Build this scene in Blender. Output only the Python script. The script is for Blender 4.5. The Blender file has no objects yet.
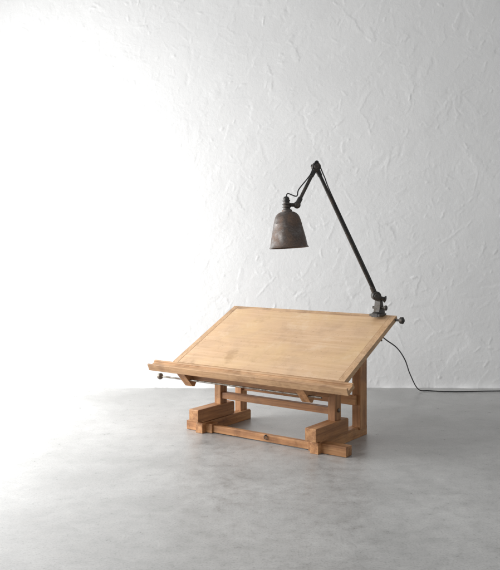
import bpy, bmesh, math, random
import numpy as np
from mathutils import Vector, Matrix
random.seed(4)
S=bpy.context.scene
col=S.collection
S.view_settings.view_transform='Standard'
S.view_settings.look='None'
S.view_settings.exposure=0

# ---------------- materials ----------------
def newmat(name):
    m=bpy.data.materials.new(name); m.use_nodes=True
    nt=m.node_tree; b=nt.nodes["Principled BSDF"]
    return m,nt,b
def N(nt,t,**k):
    n=nt.nodes.new(t)
    for a,v in k.items(): setattr(n,a,v)
    return n
def ramp(nt,stops):
    r=N(nt,'ShaderNodeValToRGB'); e=r.color_ramp.elements
    while len(e)<len(stops): e.new(.5)
    for x,(p,c) in zip(e,stops):
        x.position=p; x.color=(c[0],c[1],c[2],1)
    return r
def noise(nt,vec,scale,detail=4,rough=.5,dist=0,typ=None):
    n=N(nt,'ShaderNodeTexNoise')
    if typ: n.noise_type=typ
    n.inputs['Scale'].default_value=scale; n.inputs['Detail'].default_value=detail
    n.inputs['Roughness'].default_value=rough; n.inputs['Distortion'].default_value=dist
    nt.links.new(vec,n.inputs['Vector']); return n
def mixc(nt,blend,fac,a,b):
    m=N(nt,'ShaderNodeMix',data_type='RGBA',blend_type=blend)
    for sock,v in ((m.inputs[0],fac),(m.inputs[6],a),(m.inputs[7],b)):
        if hasattr(v,'is_linked'): nt.links.new(v,sock)
        elif isinstance(v,(int,float)): sock.default_value=v
        else: sock.default_value=(v[0],v[1],v[2],1)
    return m.outputs[2]
def bump(nt,h,strength,dist,prev=None):
    b=N(nt,'ShaderNodeBump'); b.inputs['Strength'].default_value=strength; b.inputs['Distance'].default_value=dist
    nt.links.new(h,b.inputs['Height'])
    if prev: nt.links.new(prev,b.inputs['Normal'])
    return b.outputs[0]

def wood(name,axis,dark,mid,light,rough=.55,patch=None,grain=1.0):
    m,nt,b=newmat(name)
    tc=N(nt,'ShaderNodeTexCoord'); oi=N(nt,'ShaderNodeObjectInfo')
    mul=N(nt,'ShaderNodeMath',operation='MULTIPLY'); mul.inputs[1].default_value=37
    nt.links.new(oi.outputs['Random'],mul.inputs[0])
    add=N(nt,'ShaderNodeVectorMath',operation='ADD')
    nt.links.new(tc.outputs['Object'],add.inputs[0]); nt.links.new(mul.outputs[0],add.inputs[1])
    mp=N(nt,'ShaderNodeMapping'); sc=[1,1,1]; sc[axis]=.05; mp.inputs['Scale'].default_value=sc
    nt.links.new(add.outputs[0],mp.inputs['Vector'])
    g1=noise(nt,mp.outputs[0],38,3,.6,.5)
    g2=noise(nt,mp.outputs[0],190,2,.6)
    r1=ramp(nt,[(.3,dark),(.5,mid),(.72,light)])
    nt.links.new(g1.outputs[0],r1.inputs[0])
    r2=ramp(nt,[(.35,(.72,.68,.62)),(.55,(1,1,1))])
    nt.links.new(g2.outputs[0],r2.inputs[0])
    c=mixc(nt,'MULTIPLY',.55*grain,r1.outputs[0],r2.outputs[0])
    g3=noise(nt,add.outputs[0],6,4,.65,.3)
    r3=ramp(nt,[(.3,(.52,.46,.41)),(.5,(1,1,1)),(.75,(1.15,1.13,1.08))])
    nt.links.new(g3.outputs[0],r3.inputs[0])
    c=mixc(nt,'MULTIPLY',.75*(.4 if patch else 1),c,r3.outputs[0])
    g6=noise(nt,add.outputs[0],70,2,.7)
    r6=ramp(nt,[(.27,(.45,.38,.32)),(.36,(1,1,1))]); nt.links.new(g6.outputs[0],r6.inputs[0])
    c=mixc(nt,'MULTIPLY',.5,c,r6.outputs[0])
    if not patch:
        vr=ramp(nt,[(0,(.84,.82,.80)),(1,(1.08,1.08,1.08))]); nt.links.new(oi.outputs['Random'],vr.inputs[0])
        c=mixc(nt,'MULTIPLY',1.0,c,vr.outputs[0])
    if patch:
        g4=noise(nt,tc.outputs['Object'],2.7,4,.6,.3)
        r4=ramp(nt,[(.44,(0,0,0)),(.66,(1,1,1))]); nt.links.new(g4.outputs[0],r4.inputs[0])
        mm=N(nt,'ShaderNodeMath',operation='MULTIPLY'); mm.inputs[1].default_value=.6
        nt.links.new(r4.outputs[0],mm.inputs[0])
        c=mixc(nt,'MIX',mm.outputs[0],c,patch)
        g5=noise(nt,tc.outputs['Object'],7,5,.7)
        r5=ramp(nt,[(.30,(.62,.56,.48)),(.44,(1,1,1))]); nt.links.new(g5.outputs[0],r5.inputs[0])
        # stains gather toward the worn front corner
        sp=N(nt,'ShaderNodeSeparateXYZ'); nt.links.new(tc.outputs['Object'],sp.inputs[0])
        mr=N(nt,'ShaderNodeMapRange'); mr.inputs[1].default_value=.35; mr.inputs[2].default_value=-.55; mr.inputs[3].default_value=.15; mr.inputs[4].default_value=.8
        nt.links.new(sp.outputs[0],mr.inputs[0])
        c=mixc(nt,'MULTIPLY',mr.outputs[0],c,r5.outputs[0])
        g7=noise(nt,tc.outputs['Object'],5.3,5,.75)
        r7=ramp(nt,[(.55,(0,0,0)),(.72,(1,1,1))]); nt.links.new(g7.outputs[0],r7.inputs[0])
        m7=N(nt,'ShaderNodeMath',operation='MULTIPLY'); m7.inputs[1].default_value=.4
        nt.links.new(r7.outputs[0],m7.inputs[0])
        c=mixc(nt,'MIX',m7.outputs[0],c,(.74,.58,.42))
    nt.links.new(c,b.inputs['Base Color'])
    rr=ramp(nt,[(.3,(rough-.12,)*3),(.7,(rough+.12,)*3)]); nt.links.new(g3.outputs[0],rr.inputs[0])
    nt.links.new(rr.outputs[0],b.inputs['Roughness'])
    nt.links.new(bump(nt,g2.outputs[0],.25,.002),b.inputs['Normal'])
    return m
D=((.28,.128,.052),(.44,.218,.093),(.57,.32,.15))
woodU=wood('oiled_beech_lengthwise',0,*D)
woodV=wood('oiled_beech_crosswise',1,*D)
woodZ=wood('oiled_beech_upright',2,*D)
woodTop=wood('worn_plywood_board',0,(.55,.355,.205),(.60,.40,.24),(.65,.45,.285),.48,patch=(.64,.435,.225),grain=.35)
LT=((.46,.285,.155),(.56,.365,.21),(.62,.42,.255))
woodEdge=wood('board_edge_crosswise',1,*LT); woodStripU=wood('board_edge_strip_lengthwise',0,*LT)
LT2=((.40,.225,.115),(.53,.325,.175),(.62,.41,.24))
woodEdgeU=wood('ledge_lengthwise',0,*LT2)

def metal(name,base,rust,rough=.5,amt=(.5,.65),met=.7,scale=14,hi=None):
    m,nt,b=newmat(name)
    tc=N(nt,'ShaderNodeTexCoord')
    g=noise(nt,tc.outputs['Object'],scale,5,.65,.4); g2=noise(nt,tc.outputs['Object'],scale*8,2,.6)
    st=[(amt[0],base),(amt[1],rust)]
    if hi: st=[(.30,hi)]+st
    r=ramp(nt,st); nt.links.new(g.outputs[0],r.inputs[0])
    r2=ramp(nt,[(.35,(.6,.6,.6)),(.6,(1.1,1.1,1.1))]); nt.links.new(g2.outputs[0],r2.inputs[0])
    c=mixc(nt,'MULTIPLY',.7,r.outputs[0],r2.outputs[0])
    nt.links.new(c,b.inputs['Base Color']); b.inputs['Metallic'].default_value=met
    rr=ramp(nt,[(.4,(rough-.1,)*3),(.65,(rough+.25,)*3)]); nt.links.new(g.outputs[0],rr.inputs[0])
    nt.links.new(rr.outputs[0],b.inputs['Roughness'])
    nt.links.new(bump(nt,g2.outputs[0],.3,.001),b.inputs['Normal'])
    return m
iron=metal('worn_dark_iron',(.06,.058,.056),(.11,.09,.075),.45,(.45,.65),.6)
cast=metal('worn_cast_iron',(.075,.072,.07),(.12,.105,.09),.5,(.4,.6),.6,22)
shadeM=metal('weathered_brown_grey_shade',(.095,.073,.062),(.15,.098,.07),.48,(.44,.64),.3,16,hi=(.18,.165,.155))
steel=metal('tarnished_steel',(.26,.24,.21),(.14,.09,.06),.45,(.45,.65),.6,25)
rubber,nt,b=newmat('black_rubber_cord'); b.inputs['Base Color'].default_value=(.015,.015,.016,1); b.inputs['Roughness'].default_value=.55
porcelain,nt,b=newmat('inner_white_enamel'); b.inputs['Base Color'].default_value=(.45,.42,.38,1)

wallM,nt,b=newmat('trowelled_white_plaster')
tc=N(nt,'ShaderNodeTexCoord'); P=tc.outputs['Object']
fine=noise(nt,P,34,4,.7)
nt.links.new(bump(nt,fine.outputs[0],.3,.006),b.inputs['Normal'])
cl=noise(nt,P,1.3,3,.6); cr=ramp(nt,[(.3,(.76,.76,.757)),(.7,(.82,.82,.815))]); nt.links.new(cl.outputs[0],cr.inputs[0])
nt.links.new(cr.outputs[0],b.inputs['Base Color']); b.inputs['Roughness'].default_value=.65

floorM,nt,b=newmat('polished_worn_concrete')
tc=N(nt,'ShaderNodeTexCoord'); P=tc.outputs['Object']
a1=noise(nt,P,1.5,5,.65,.3); a2=noise(nt,P,13,6,.75); a3=noise(nt,P,110,2,.65)
c1=ramp(nt,[(.3,(.325,.322,.313)),(.5,(.395,.392,.383)),(.68,(.46,.457,.447))]); nt.links.new(a1.outputs[0],c1.inputs[0])
c2=ramp(nt,[(.32,(.72,.72,.71)),(.48,(.97,.97,.97)),(.66,(1.15,1.15,1.14))]); nt.links.new(a2.outputs[0],c2.inputs[0])
c3=ramp(nt,[(.28,(.55,.55,.54)),(.45,(1,1,1)),(.7,(1.1,1.1,1.1))]); nt.links.new(a3.outputs[0],c3.inputs[0])
c=mixc(nt,'MULTIPLY',.85,c1.outputs[0],c2.outputs[0]); c=mixc(nt,'MULTIPLY',.6,c,c3.outputs[0])
nt.links.new(c,b.inputs['Base Color'])
rr=ramp(nt,[(.3,(.25,)*3),(.7,(.48,)*3)]); nt.links.new(a2.outputs[0],rr.inputs[0]); nt.links.new(rr.outputs[0],b.inputs['Roughness'])
nt.links.new(bump(nt,a2.outputs[0],.16,.01),b.inputs['Normal'])

# ---------------- mesh helpers ----------------
class B:
    def __init__(s): s.bm=bmesh.new()
    def pts(s,top,faces):
        vs=[s.bm.verts.new(p) for p in top]
        for f in faces: s.bm.faces.new([vs[i] for i in f])
    def box(s,x0,x1,y0,y1,z0,z1,f=None):
        f=f or (lambda x,y,z:(x,y,z))
        P=[f(x,y,z) for z in (z0,z1) for x,y in ((x0,y0),(x1,y0),(x1,y1),(x0,y1))]
        s.pts(P,[(3,2,1,0),(4,5,6,7),(0,1,5,4),(1,2,6,5),(2,3,7,6),(3,0,4,7)]); return s
    def prism(s,prof,x0,x1,f=None):
        f=f or (lambda x,y,z:(x,y,z))
        n=len(prof); P=[f(x0,*p) for p in prof]+[f(x1,*p) for p in prof]
        s.pts(P,[tuple(range(n)),tuple(range(2*n-1,n-1,-1))]+[(i,i+n,(i+1)%n+n,(i+1)%n) for i in range(n)]); return s
    def lathe(s,prof,o,ax,seg=32,cap=True):
        o=Vector(o); ax=Vector(ax).normalized(); q=ax.to_track_quat('Z','Y')
        rings=[]
        for r,h in prof:
            rings.append([s.bm.verts.new(o+q@Vector((r*math.cos(2*math.pi*k/seg),r*math.sin(2*math.pi*k/seg),h))) for k in range(seg)])
        for a,b_ in zip(rings,rings[1:]):
            for k in range(seg):
                s.bm.faces.new((a[k],a[(k+1)%seg],b_[(k+1)%seg],b_[k]))
        if cap:
            s.bm.faces.new(rings[0][::-1]); s.bm.faces.new(rings[-1])
        return s
    def cyl(s,p0,p1,r0,r1=None,seg=20):
        p0=Vector(p0);p1=Vector(p1); L=(p1-p0).length; r1=r0 if r1 is None else r1
        c=min(r0,r1,L/2)*.15
        return s.lathe([(r0-c,0),(r0,c),(r1,L-c),(r1-c,L)],p0,p1-p0,seg)
    def sphere(s,c,r,sz=(1,1,1)):
        bmesh.ops.create_uvsphere(s.bm,u_segments=24,v_segments=14,radius=r,matrix=Matrix.Translation(c)@Matrix.Diagonal((*sz,1))); return s
    def tube(s,pts,r,seg=10):
        P=[Vector(p) for p in pts]; P=[P[0]*2-P[1]]+P+[P[-1]*2-P[-2]]; out=[]
        for i in range(1,len(P)-2):
            for k in range(10):
                t=k/10; a,b_,c,d=P[i-1:i+3]
                out.append(.5*((2*b_)+(c-a)*t+(2*a-5*b_+4*c-d)*t*t+(3*b_-a-3*c+d)*t**3))
        out.append(P[-2]); rings=[]; prev=None
        for i,p in enumerate(out):
            tn=(out[min(i+1,len(out)-1)]-out[max(i-1,0)]).normalized()
            if prev is None: prev=tn.orthogonal().normalized()
            prev=(prev-tn*prev.dot(tn)).normalized(); bn=tn.cross(prev)
            rings.append([s.bm.verts.new(p+r*(math.cos(2*math.pi*k/seg)*prev+math.sin(2*math.pi*k/seg)*bn)) for k in range(seg)])
        for a,b_ in zip(rings,rings[1:]):
            for k in range(seg): s.bm.faces.new((a[k],a[(k+1)%seg],b_[(k+1)%seg],b_[k]))
        s.bm.faces.new(rings[0][::-1]); s.bm.faces.new(rings[-1]); return s
    def done(s,name,mat,parent=None,org=(0,0,0),bevel=0,smooth=False,solid=0):
        bm=s.bm; bmesh.ops.recalc_face_normals(bm,faces=bm.faces)
        c=Vector((0,0,0))
        for v in bm.verts: c+=v.co
        c/=len(bm.verts)
        for v in bm.verts: v.co-=c
        me=bpy.data.meshes.new(name); bm.to_mesh(me); bm.free()
        me.materials.append(mat)
        o=bpy.data.objects.new(name,me); col.objects.link(o)
        o.location=c-Vector(org)
        if parent: o.parent=parent
        if smooth:
            for p in me.polygons: p.use_smooth=True
            try: me.set_sharp_from_angle(angle=math.radians(38))
            except Exception: pass
        if solid:
            md=o.modifiers.new('solid','SOLIDIFY'); md.thickness=solid; md.offset=-1
        if bevel:
            md=o.modifiers.new('bevel','BEVEL'); md.width=bevel; md.segments=2; md.limit_method='ANGLE'
            for p in me.polygons: p.use_smooth=True
            md.harden_normals=True
        return o

# ---------------- setting ----------------
f=B(); f.pts([(-9,-4,0),(9,-4,0),(9,6.6,0),(-9,6.6,0)],[(0,1,2,3)]); fl=f.done('floor',floorM); fl["kind"]="structure"
rng=np.random.default_rng(23)
X0,X1,ZT,st=-3.3,3.3,3.6,.0066
nx=int((X1-X0)/st)+1; nz=int(ZT/st)+1
xs=np.linspace(X0,X1,nx); zs=np.linspace(-.02,ZT,nz)
Hm=np.zeros((nz,nx))
def strokes(n,L0,L1,W0,W1,edge,step,tilt,ridge,k0,k1,rag=.18):
    for i in range(n):
        cx=rng.uniform(X0,X1); cz=rng.uniform(0,ZT); ang=rng.normal(.7,.9)
        Ls=rng.uniform(L0,L1); Wd=rng.uniform(W0,W1); cur=rng.normal(0,.5)
        R=Ls+Wd
        i0,i1=np.searchsorted(xs,[cx-R,cx+R]); j0,j1=np.searchsorted(zs,[cz-R,cz+R])
        if i1-i0<3 or j1-j0<3: continue
        gx,gz=np.meshgrid(xs[i0:i1]-cx,zs[j0:j1]-cz)
        p=gx*math.cos(ang)+gz*math.sin(ang); q=-gx*math.sin(ang)+gz*math.cos(ang)-cur*p*p
        q=q+rag*Wd*(np.sin(p*rng.uniform(20,60)+rng.uniform(0,6))+.6*np.sin(p*rng.uniform(90,220)+rng.uniform(0,6)))
        ww=Wd*(1-.6*np.clip(np.abs(p)/Ls,0,1)**2)
        s_=rng.choice([-1,1])
        ea=np.clip((ww-q*s_)/edge,0,1); eb=np.clip((ww+q*s_)/(Wd*.9),0,1)
        ep=np.clip((Ls-np.abs(p))/(Ls*.3),0,1)
        m=ea*(eb*eb*(3-2*eb))*ep
        sub=Hm[j0:j1,i0:i1]; k_=rng.uniform(k0,k1)
        tgt=sub.mean()+rng.normal(0,step)+q*rng.normal(0,tilt)
        new=sub*(1-m*k_)+tgt*m*k_
        d_=np.clip((ww-q*s_),0,None)
        new+=rng.uniform(0,1)**2*ridge*np.exp(-d_/(.009))*m
        Hm[j0:j1,i0:i1]=new
strokes(500,.12,.40,.06,.16,.006,.0010,.010,.0010,.4,.7,.08)
strokes(2200,.03,.14,.010,.045,.003,.0007,.012,.0026,.5,.9)
strokes(3600,.010,.045,.004,.014,.003,.0011,.02,.0026,.6,1,.3)
Hm=(6*Hm+np.roll(Hm,1,0)+np.roll(Hm,-1,0)+np.roll(Hm,1,1)+np.roll(Hm,-1,1))/10
gx,gz=np.meshgrid(xs,zs)
foot=.018+.010*np.sin(gx*3.1+1)+.006*np.sin(gx*11.3)+.004*np.sin(gx*29)
Hf=Hm+np.clip(foot,.003,1)*np.exp(-np.clip(gz,0,None)/.022)
co_=np.stack([gx,6.5-Hf,gz],-1).reshape(-1,3)
idx=np.arange(nx*nz).reshape(nz,nx)
q_=np.stack([idx[:-1,:-1],idx[:-1,1:],idx[1:,1:],idx[1:,:-1]],-1).reshape(-1,4)
n0=len(co_)
ext=np.array([(-9,6.5,-.02),(X0,6.5,-.02),(X0,6.5,ZT),(-9,6.5,ZT),(X1,6.5,-.02),(9,6.5,-.02),(9,6.5,ZT),(X1,6.5,ZT),
 (-9,6.5,ZT),(9,6.5,ZT),(9,6.5,5),(-9,6.5,5),(-9,6.7,-.02),(9,6.7,-.02),(9,6.7,5),(-9,6.7,5)],float)
eq=np.array([(0,1,2,3),(4,5,6,7),(8,9,10,11),(15,14,13,12),(11,10,14,15)])+n0
me=bpy.data.meshes.new('wall')
me.from_pydata(np.vstack([co_,ext]).tolist(),[],np.vstack([q_,eq]).tolist()); me.update()
me.polygons.foreach_set('use_smooth',[True]*len(me.polygons)); me.materials.append(wallM)
wl=bpy.data.objects.new('wall',me); col.objects.link(wl)
wl["label"]="white plastered wall with rough trowel marks"; wl["category"]="wall"

# ---------------- drafting table ----------------
a=math.radians(35.9); ox,oy=.365,4.424
org=Vector((-.455,.31,0))
def w_of(u,v,z=0): return Vector((ox+u*math.cos(a)+v*math.sin(a), oy-u*math.sin(a)+v*math.cos(a), z))
T=bpy.data.objects.new('drafting_table',None); col.objects.link(T)
T.location=w_of(org.x,org.y); T.rotation_euler=(0,0,-a); T.empty_display_size=.2
T["label"]="low wooden drafting table with tilted worn board on concrete floor"; T["category"]="drafting table"
def tp(b,name,mat,**k): return b.done(name,mat,T,org,**k)
th=math.radians(25.5); Z0=.436
def bt(u,t,n): return (u, t*math.cos(th)-n*math.sin(th), Z0+t*math.sin(th)+n*math.cos(th))
L=.712; UL,UR=-1.05,.18
tp(B().box(UL+.041,UR-.041,.002,L-.037,-.026,0,bt),'tabletop',woodTop,bevel=.0012)
for x0,x1 in ((UL,UL+.0404),(UR-.0404,UR)):
    tp(B().box(x0,x1,.0,L,-.028,.0006,bt),'edge_strip',woodEdge,bevel=.0018)
tp(B().box(UL+.041,UR-.041,L-.0364,L,-.028,.0006,bt),'edge_strip',woodStripU,bevel=.0018)
prof=[(-.002,-.033),(-.002,-.001),(-.016,-.001),(-.017,-.010),(-.066,-.010),(-.068,.012),(-.078,.012),(-.079,-.033)]
tp(B().prism(prof,-1.2,.235,bt),'pencil_ledge',woodEdgeU,bevel=.002)
for x0,x1 in ((-.965,-.92),(-.105,-.06)):
    pr=[(.05,-.03),(.10,-.066),(.58,-.066),(.64,-.03)]
    tp(B().prism(pr,x0,x1,bt),'board_bearer',woodV,bevel=.003)
for x0,x1 in ((-.985,-.925),(-.12,-.06)):
    pr=[(-.045,.376),(.045,.284),(.065,.282),(.18,.45),(.13,.455),(.0,.400)]
    tp(B().prism(pr,x0,x1),'angled_bracket',woodV,bevel=.002)
W=.916
for s in (0,1):
    def X(x0,x1): return (x0,x1) if not s else (-W-x1,-W-x0)
    x0,x1=X(-.072,0)
    pr=[(0,.078),(0,.148),(.004,.152),(.360,.152),(.370,.144),(.370,.070),(.055,.070),(.05,.078)]
    tp(B().prism(pr,x0,x1),'foot_block',woodV,bevel=.002)
    x0,x1=X(-.068,-.014); ve=.63 if not s else .56
    pr=[(.045,0),(.045,.060),(.05,.066),(ve-.01,.066),(ve,.056),(ve,0)]
    tp(B().prism(pr,x0,x1),'floor_runner',woodV,bevel=.002)
    x0,x1=X(-.062,-.014)
    tp(B().box(x0,x1,.235,.305,.146,.50),'front_leg',woodZ,bevel=.0025)
    if not s: tp(B().box(-.056,.001,.515,.60,.05,.652),'rear_leg',woodZ,bevel=.0025)
    else: tp(B().box(-W+.002,-W+.05,.47,.54,.05,.63),'rear_leg',woodZ,bevel=.0025)
    x0,x1=X(-.095,-.064)
    tp(B().box(x0,x1,.24,.60,.40,.45),'side_rail',woodV,bevel=.002)
tp(B().box(-.10,.145,.08,.145,.0015,.058),'cross_foot',woodU,bevel=.0025)
tp(B().box(-1.005,-.80,.08,.145,.0015,.058),'cross_foot',woodU,bevel=.0025)
tp(B().box(-.81,-.09,.093,.125,.006,.048),'floor_stretcher',woodU,bevel=.002)
tp(B().box(-.88,-.03,.245,.29,.185,.225),'cross_rail',woodU,bevel=.003)
tp(B().box(-.90,-.02,.49,.508,.20,.26),'cross_rail',woodU,bevel=.002)
tp(B().box(-.90,-.02,.17,.205,.30,.345),'cross_rail',woodU,bevel=.002)
tp(B().box(-.935,-.10,.045,.075,.324,.360),'ledge_rail',woodU,bevel=.002)
tp(B().cyl((-1.165,.02,.327),(.025,.02,.327),.0055),'adjusting_rod',steel,smooth=True)
tp(B().lathe([(.009,-.006),(.015,-.003),(.020,.003),(.021,.012),(.018,.022),(.006,.027)],(-1.165,.02,.327),(-1,0,0),14),'clamp_knob',steel,smooth=True)
k0=bt(UR,L-.03,-.014)
b_=B().cyl((k0[0]-.01,k0[1],k0[2]),(k0[0]+.035,k0[1],k0[2]),.007); b_.lathe([(.01,0),(.02,.004),(.021,.02),(.01,.028)],(k0[0]+.03,k0[1],k0[2]),(1,0,0),20)
tp(b_,'clamp_knob',iron,smooth=True)
for u,v,z in ((-.014,.27,.36),(-.014,.27,.21)):
    b_=B().lathe([(.009,0),(.012,.003),(.012,.009),(.006,.012)],(u,v,z),(1,0,0),16); tp(b_,'bolt_head',steel,smooth=True)
b_=B(); R=.011
ring=[(-.40+R*math.cos(q*math.pi/6),.087,.034+R*math.sin(q*math.pi/6)) for q in range(13)]
b_.tube(ring,.0025,8); b_.cyl((-.40,.095,.045),(-.40,.079,.045),.0035)
tp(b_,'pull_ring',iron,smooth=True)

# ---------------- lamp ----------------
def px(x,y,Y): return Vector(((x-249)/800*Y,Y,1.2-(y-240)/800*Y))
base=w_of(UR-.11,.641-.03,.742)
Lm=bpy.data.objects.new('desk_lamp',None); col.objects.link(Lm); Lm.location=base
Lm["label"]="dark jointed metal lamp with rusty shade clamped to the table board"; Lm["category"]="lamp"
def lp(b,name,mat,**k): return b.done(name,mat,Lm,base,**k)
uu=Vector((math.cos(a),-math.sin(a),0)); vv=Vector((math.sin(a),math.cos(a),0))
def lf(x,y,z): return base+uu*x+vv*y+Vector((0,0,z))
b_=B()
b_.prism([(-.05,-.010),(-.05,.012),(-.022,.022),(-.010,.06),(-.004,.10),(.024,.10),(.034,.06),(.056,.018),(.060,-.10),(.048,-.112),(-.02,-.112),(-.02,-.095),(.038,-.09),(.042,-.002)],-.019,.019,lf)
b_.box(-.034,.034,-.048,.045,-.004,.010,lf)
b_.cyl(lf(-.04,.008,.045),lf(.045,.008,.045),.008); b_.lathe([(.008,0),(.016,.003),(.016,.013),(.008,.016)],lf(.04,.008,.045),uu,12)
b_.cyl(lf(0,-.005,-.15),lf(0,-.005,-.05),.008); b_.cyl(lf(-.03,-.005,-.152),lf(.03,-.005,-.152),.006)
lp(b_,'clamp',cast,bevel=.002)
J0=Vector((base.x-.012,base.y,.742+.118)); J1=px(315,167,4.70); J2=px(296,205,4.60)
b_=B().cyl(J0+Vector((0,.03,0)),J0-Vector((0,.035,0)),.028,.028,24)
b_.cyl(J0-Vector((0,.03,0)),J0-Vector((0,.05,0)),.016)
b_.cyl(J0+Vector((.0,0,-.005)),J0+Vector((.05,-.01,-.02)),.012); b_.lathe([(.010,0),(.020,.004),(.021,.012),(.010,.016)],J0+Vector((.045,-.01,-.018)),(1,0,-.3),14)
lp(b_,'swivel_joint',iron,smooth=True)
d=(J1-J0).normalized()
b_=B().cyl(J0-d*.03,J1,.0108); b_.cyl(J0-d*.02,J0+d*.065,.018,.014); b_.cyl(J1-d*.06,J1-d*.01,.014,.016)
lp(b_,'lower_arm',iron,smooth=True)
fw=Vector((0,-1,0))
b_=B().cyl(J1+fw*.028,J1-fw*.028,.027,.027,28); b_.cyl(J1+fw*.042,J1+fw*.02,.014); b_.sphere(J1+Vector((.004,0,.026)),.013)
b_.cyl(J1+Vector((-.03,0,.008)),J1+Vector((-.015,0,.004)),.008)
lp(b_,'elbow_joint',iron,smooth=True)
d2=(J2-J1).normalized()
b_=B().cyl(J1,J2,.010); b_.cyl(J1+d2*.02,J1+d2*.07,.015,.013); b_.cyl(J2-d2*.05,J2+d2*.005,.015)
lp(b_,'upper_arm',iron,smooth=True)
top=px(285.5,204,4.585)
b_=B().sphere(J2,.021); b_.cyl(J2+fw*.03,J2-fw*.03,.013); b_.cyl(J2,top+Vector((0,0,-.005)),.011)
lp(b_,'shade_joint',iron,smooth=True)
rim=px(287.5,248,4.585); ax=(rim-top).normalized(); ax=(ax+Vector((.01,-.05,0))).normalized(); H=(rim-top).length
b_=B().lathe([(.006,-.044),(.014,-.04),(.018,-.032),(.018,-.024),(.022,-.022),(.022,-.016),(.018,-.014),(.018,-.004),(.025,-.002),(.025,.004),(.020,.006),(.020,.014),(.025,.016),(.025,.020),(.020,.022),(.020,.030),(.026,.033),(.026,.04)],top,ax,28)
lp(b_,'lamp_socket',iron,smooth=True)
prof=[(.024,.034),(.029,.035),(.030,.044),(.040,.047),(.052,.053),(.062,.062),(.070,.075),(.0755,.092),(.080,.110),(.0815,.113),(.0825,.118),(.0825,.123),(.090,.155),(.099,.195),(.107,H-.012),(.111,H-.005),(.113,H-.003),(.113,H)]
b_=B().lathe(prof,top,ax,56,cap=False); lp(b_,'lamp_shade',shadeM,smooth=True,solid=.0025)
b_=B().lathe([(.012,.03),(.02,.05),(.03,.1),(.032,.125),(.024,.15),(.006,.16)],top,ax,24); lp(b_,'light_bulb',porcelain,smooth=True)
b_=B().tube([top-ax*.04,top-ax*.06+Vector((.012,0,.0)),J2+Vector((-.004,-.02,.05)),J2-d2*.1+Vector((-.03,-.01,.01)),J1+d2*.06+Vector((-.012,-.02,0)),J1+Vector((.0,-.03,.03)),J1-d*.06+Vector((.02,-.02,0)),J1-d*.2+Vector((.014,-.008,0)),J0+d*.1+Vector((.014,-.008,0)),J0+Vector((.02,.02,-.03))],.0036)
lp(b_,'head_cord',rubber,smooth=True)
b_=B().tube([J0+Vector((.02,.02,-.03)),lf(.0,.07,-.02),Vector((.80,5.0,.63)),px(384,339,5.12),px(396,348,5.4),px(404,360,5.7),px(409,374,6.0),Vector((1.32,6.28,.03)),Vector((1.42,6.34,.006)),Vector((1.62,6.30,.006)),Vector((2.0,6.33,.006)),Vector((3.0,6.36,.006))],.0042)
lp(b_,'power_cord',rubber,smooth=True)

# ---------------- light ----------------
def area(name,loc,target,sx,sy,p,c):
    l=bpy.data.lights.new(name,'AREA'); l.shape='RECTANGLE'; l.size=sx; l.size_y=sy; l.energy=p; l.color=c
    o=bpy.data.objects.new(name,l); col.objects.link(o); o.location=loc
    o.rotation_euler=(Vector(target)-Vector(loc)).to_track_quat('-Z','Y').to_euler()
area('window_light',(-3.0,5.2,1.25),(-.6,5.9,.3),2.1,1.8,150,(.99,.993,1))
area('room_light',(-4.2,2.6,2.8),(0,5.4,.5),2.0,1.8,125,(1,.998,.99))
wd=bpy.data.worlds.new('World'); S.world=wd; wd.use_nodes=True
bg=wd.node_tree.nodes['Background']; bg.inputs[0].default_value=(.985,.992,1,1); bg.inputs[1].default_value=.41

# ---------------- camera ----------------
c=bpy.data.cameras.new('camera'); co=bpy.data.objects.new('camera',c); col.objects.link(co)
co.location=(0,0,1.2); co.rotation_euler=(math.radians(90),0,0)
c.sensor_fit='VERTICAL'; c.sensor_height=36; c.lens=36*800/570; c.shift_y=-45/570; c.clip_end=100
S.camera=co
